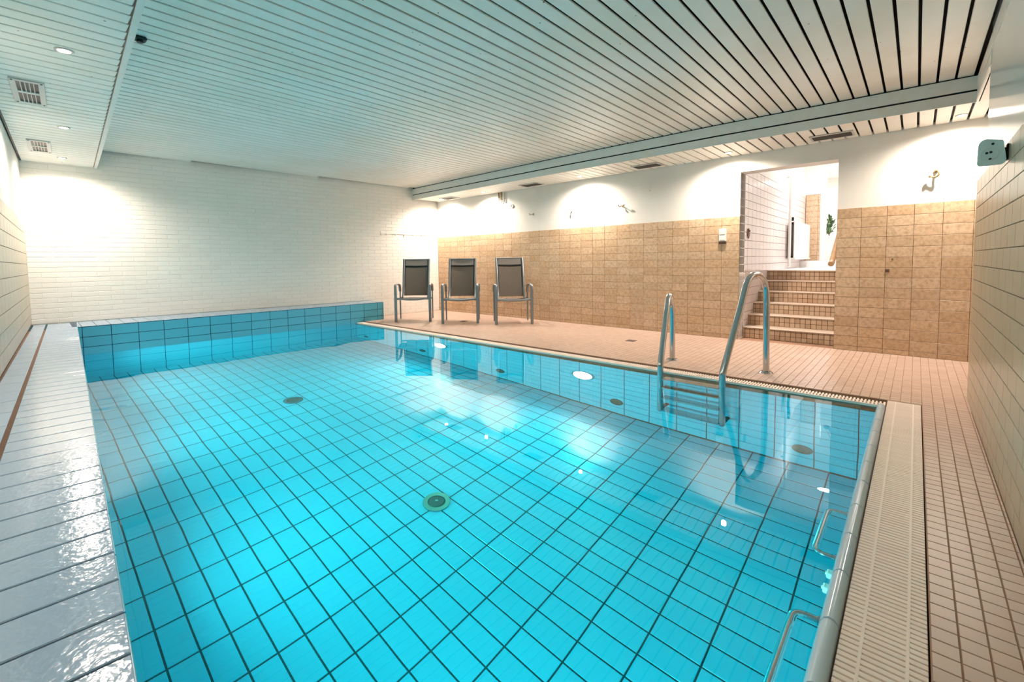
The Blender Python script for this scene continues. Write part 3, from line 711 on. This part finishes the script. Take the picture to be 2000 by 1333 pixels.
MB().tube(smooth_path([(-.010, 0, .028), (-.045, -.012, .026), (-.055, -.02, -.012), (-.046, .004, -.034), (-.040, .038, -.026)], 5), circ(.0085, 8)).build('arm', M['brass'], h)
MB().cyl((-.042, .04, -.034), .013, .018, (0, 0, 1), 12).build('knob', M['brass'], h)
for y, z0, z1, mt, lab in ((5.665, 2.11, ZS, 'brass', 'short brassy pipe stub hanging at the ceiling edge, leftmost of three'), (5.60, 2.07, ZS, 'brass', 'brassy pipe stub with a grey tip, middle of three at the ceiling edge'), (5.53, 2.075, ZS, 'vent', 'plain grey pipe stub, the one nearest the round wall disc')):
    s_ = empty('pipe_stub', (XB - .016, y, z0)); tag(s_, lab, 'pipe', 'pipe stubs under the right ceiling strip')
    MB().cyl((0, 0, .05), .011, z1 - z0 - .05 - .002, n=12).build('pipe', M[mt], s_); MB().cyl((0, 0, 0), .013, .05, n=12).build('tip', M['vent'], s_)
    MB().bbox(-.004, .0155, -.016, .016, .06, .075, .003).build('clamp', M[mt], s_)
s_ = empty('wall_disc', (XB + T, 5.357, 1.992)); tag(s_, 'round grey disc on the plaster right of the pipe stubs', 'disc')
MB().ring((0, 0, 0), .020, .036, .014, (-1, 0, 0)).build('ring', M['vent'], s_); MB().cyl((0, 0, 0), .021, .006, (-1, 0, 0)).build('cover', M['white'], s_)
# plugs in the brown tiles
for y, z, w, lab in ((.219, .862, .017, 'dark brown square plug in the brown tiles right of the stairs'), (.183, .982, .006, 'tiny dark plug in the brown tiles above the square one')):
    q = empty('tile_plug', (XB, y, z)); tag(q, lab, 'plug', 'plugs in the brown tiles')
    MB().bbox(-.006, .001, -w, w, -w, w, .002).build('cap', M['woodd'], q); MB().cyl((-.005, 0, 0), w * .4, .003, (-1, 0, 0), 10).build('screw', M['ventdark'], q)
# coat rail remains on the white brick wall
RX0, RX1 = 4.715, 5.93
cr = empty('coat_rail', (RX0, YFW(RX0), 1.575)); tag(cr, 'thin white coat rail with a small hook on the brick wall behind the chairs', 'rail')
cr.rotation_euler = (0, 0, math.atan2(-.0638, 1))
MB().bbox(.02, RX1 - RX0, -.010, .0, -.012, .004, .003).build('rail', M['brick'], cr)
MB().tube(smooth_path([(0, 0, .03), (0, -.02, .028), (0, -.028, -.005), (.004, -.02, -.03), (.012, -.036, -.036)], 4), circ(.005, 8)).build('hook', M['vent'], cr)
for k in range(5): MB().bbox(.12 + .2 * k, .135 + .2 * k, -.022, -.008, -.035, .0, .003).build('peg', M['brick'], cr)
# ---- wall box on the near wall
bx = empty('wall_speaker', (3.02, YR + .012, 1.464)); tag(bx, 'pale grey rounded box with dark holes, bracketed high on the beige tiled wall', 'speaker')
m = MB(); pr = []
for cx_, cz_, a0 in ((.038, .040, 0), (-.020, .034, 90), (-.038, -.042, 180), (.040, -.036, 270)):
    rad = {0: .012, 90: .030, 180: .014, 270: .022}[a0]
    pr += [(cx_ + rad * math.cos(math.radians(a0 + q)), cz_ + rad * math.sin(math.radians(a0 + q))) for q in (0, 30, 60, 90)]
def plate(x0, x1, sc0, sc1, name, mt, par, mtx):
    n = len(pr); P = [mtx @ Vector((x0, -p[0] * sc0, p[1] * sc0)) for p in pr] + [mtx @ Vector((x1, -p[0] * sc1, p[1] * sc1)) for p in pr]
    return MB().add(P, [tuple(range(n)), tuple(range(2 * n - 1, n - 1, -1))] + [(i, n + i, n + (i + 1) % n, (i + 1) % n) for i in range(n)]).build(name, mt, par)
Mx = Matrix.Translation((0, .040, 0)) @ Euler((0, 0, math.radians(-10))).to_matrix().to_4x4() @ Matrix.Diagonal((.9, .80, 1.0, 1))
plate(-.035, .03, 1.0, .86, 'housing', M['box'], bx, Mx)
MB().ring(Mx @ Vector((-.034, .004, -.006)), .026, .029, .004, (-1, .17, 0)).build('ring', M['box'], bx)
for yy, zz in ((.014, .0), (-.002, .002), (.0, -.028), (-.008, .038)): MB().cyl(Mx @ Vector((-.034, yy, zz)), .0052, .003, (-1, .17, 0), 10).build('hole', M['black'], bx)
MB().bbox(-.01, .02, -.011, .036, -.02, .02, .003).build('bracket', M['black'], bx)
MB().bbox(-.02, .03, -.0115, -.005, -.035, .035, .002).build('wall_plate', M['black'], bx)
# ---- black cap beside the left lip
bc = empty('cable_cap', (.629 , 3.763, ZC)); tag(bc, 'small black cap sticking out of the ceiling beside the left lip board', 'cap')
MB().bbox(-.045, .035, -.035, .035, -.022, -.001, .008).build('cap', M['black'], bc); MB().cyl((0, 0, -.034), .018, .013, n=12).build('tip', M['black'], bc)
# ---- hall fittings
rd = empty('radiator', (8.76, DY1, 1.012)); tag(rd, 'white panel radiator with side grille on the tiled wall beyond the doorway', 'radiator')
MB().bbox(0, 1.4, -.115, -.095, 0, .60, .006).build('panel', M['white'], rd); MB().bbox(0, 1.4, -.05, -.03, 0, .60, .006).build('panel', M['white'], rd)
MB().box(.012, .05, -.095, -.05, .03, .55).build('fins', M['ventdark'], rd); MB().bbox(-.004, 1.404, -.115, -.03, .59, .61, .003).build('top_grille', M['white'], rd)
MB().bbox(-.01, 1.404, -.13, -.01, -.03, 0.0, .004).build('base_rail', M['white'], rd)
MB().cyl((.02, -.07, .61), .024, .06, (0, 0, 1), 14).build('valve', M['black'], rd); MB().cyl((.06, -.07, .655), .026, .10, (1, 0, 0), 14).build('thermostat_knob', M['white'], rd)
MB().bbox(.1, .2, -.03, 0, .45, .5, .004).build('bracket', M['white'], rd)
pp = empty('heating_pipe', (8.70, DY1 - .05, .86)); tag(pp, 'white vertical heating pipe rising above the radiator', 'pipe')
MB().cyl((0, 0, 0), .022, 2.08, n=14).build('pipe', M['white'], pp); MB().cyl((0, -.0, 1.48), .012, .052, (0, 1, 0), 12).build('clamp', M['vent'], pp)
tg = empty('key_hook', (6.417, DY1, 1.33)); tag(tg, 'small brown wooden plate on the white tiles inside the doorway', 'plate')
m = MB(); P = [(-.03, -.012, .06), (.03, -.012, .06), (.042, -.012, -.03), (0, -.012, -.065), (-.042, -.012, -.03)]; n = 5
m.add(P + [(p[0], 0, p[2]) for p in P], [tuple(range(5)), tuple(range(9, 4, -1))] + [(i, 5 + i, 5 + (i + 1) % 5, (i + 1) % 5) for i in range(5)]); m.build('board', M['woodd'], tg)
MB().cyl((0, -.012, .03), .008, .014, (0, -1, 0), 10).build('peg', M['woodd'], tg)
hr = empty('handrail', (6.34, DY0 + .075, .93)); tag(hr, 'rounded light wooden handrail on the right side of the stairs', 'handrail')
MB().tube(round_path([(-.03, 0, 0), (.05, 0, .02), (1.3, 0, .74)], .05), circ(.030, 12)).build('rail', M['wood'], hr)
for q in (.35, .95): MB().cyl((q, -.085, q * .576 - .03), .008, .09, (0, 1, 0), 10).build('bracket', M['steel'], hr)
pt = empty('potted_plant', (11.2, 1.33, ZH + .115)); tag(pt, 'leafy green plant in a white pot in the bright room beyond the hall', 'plant')
MB().cyl((0, 0, 0), .10, .36, n=20, r2=.12).build('stand', M['white'], pt); MB().cyl((0, 0, .36), .07, .14, n=20, r2=.095).build('pot', M['white'], pt)
m = MB()
for k in range(60):
    a = random.uniform(0, 6.28); el = random.uniform(.2, 1.45); L_ = random.uniform(.16, .34); b0 = Vector((0, 0, .50 + random.uniform(0, .26)))
    dirv = Vector((math.cos(a) * math.cos(el), math.sin(a) * math.cos(el), math.sin(el))); sd = dirv.cross(Vector((0, 0, 1))).normalized() * .022
    mid = b0 + dirv * L_ * .55 + Vector((0, 0, .02)); tip = b0 + dirv * L_ - Vector((0, 0, .06))
    m.add([b0, mid + sd, tip, mid - sd, mid + Vector((0, 0, .008))], [(0, 1, 4), (1, 2, 4), (2, 3, 4), (3, 0, 4)])
o = m.build('leaf_tuft', M['leaf'], pt); o['kind'] = 'stuff'
MB().cyl((0, 0, .48), .010, .30, n=8).build('stem', M['woodd'], pt)
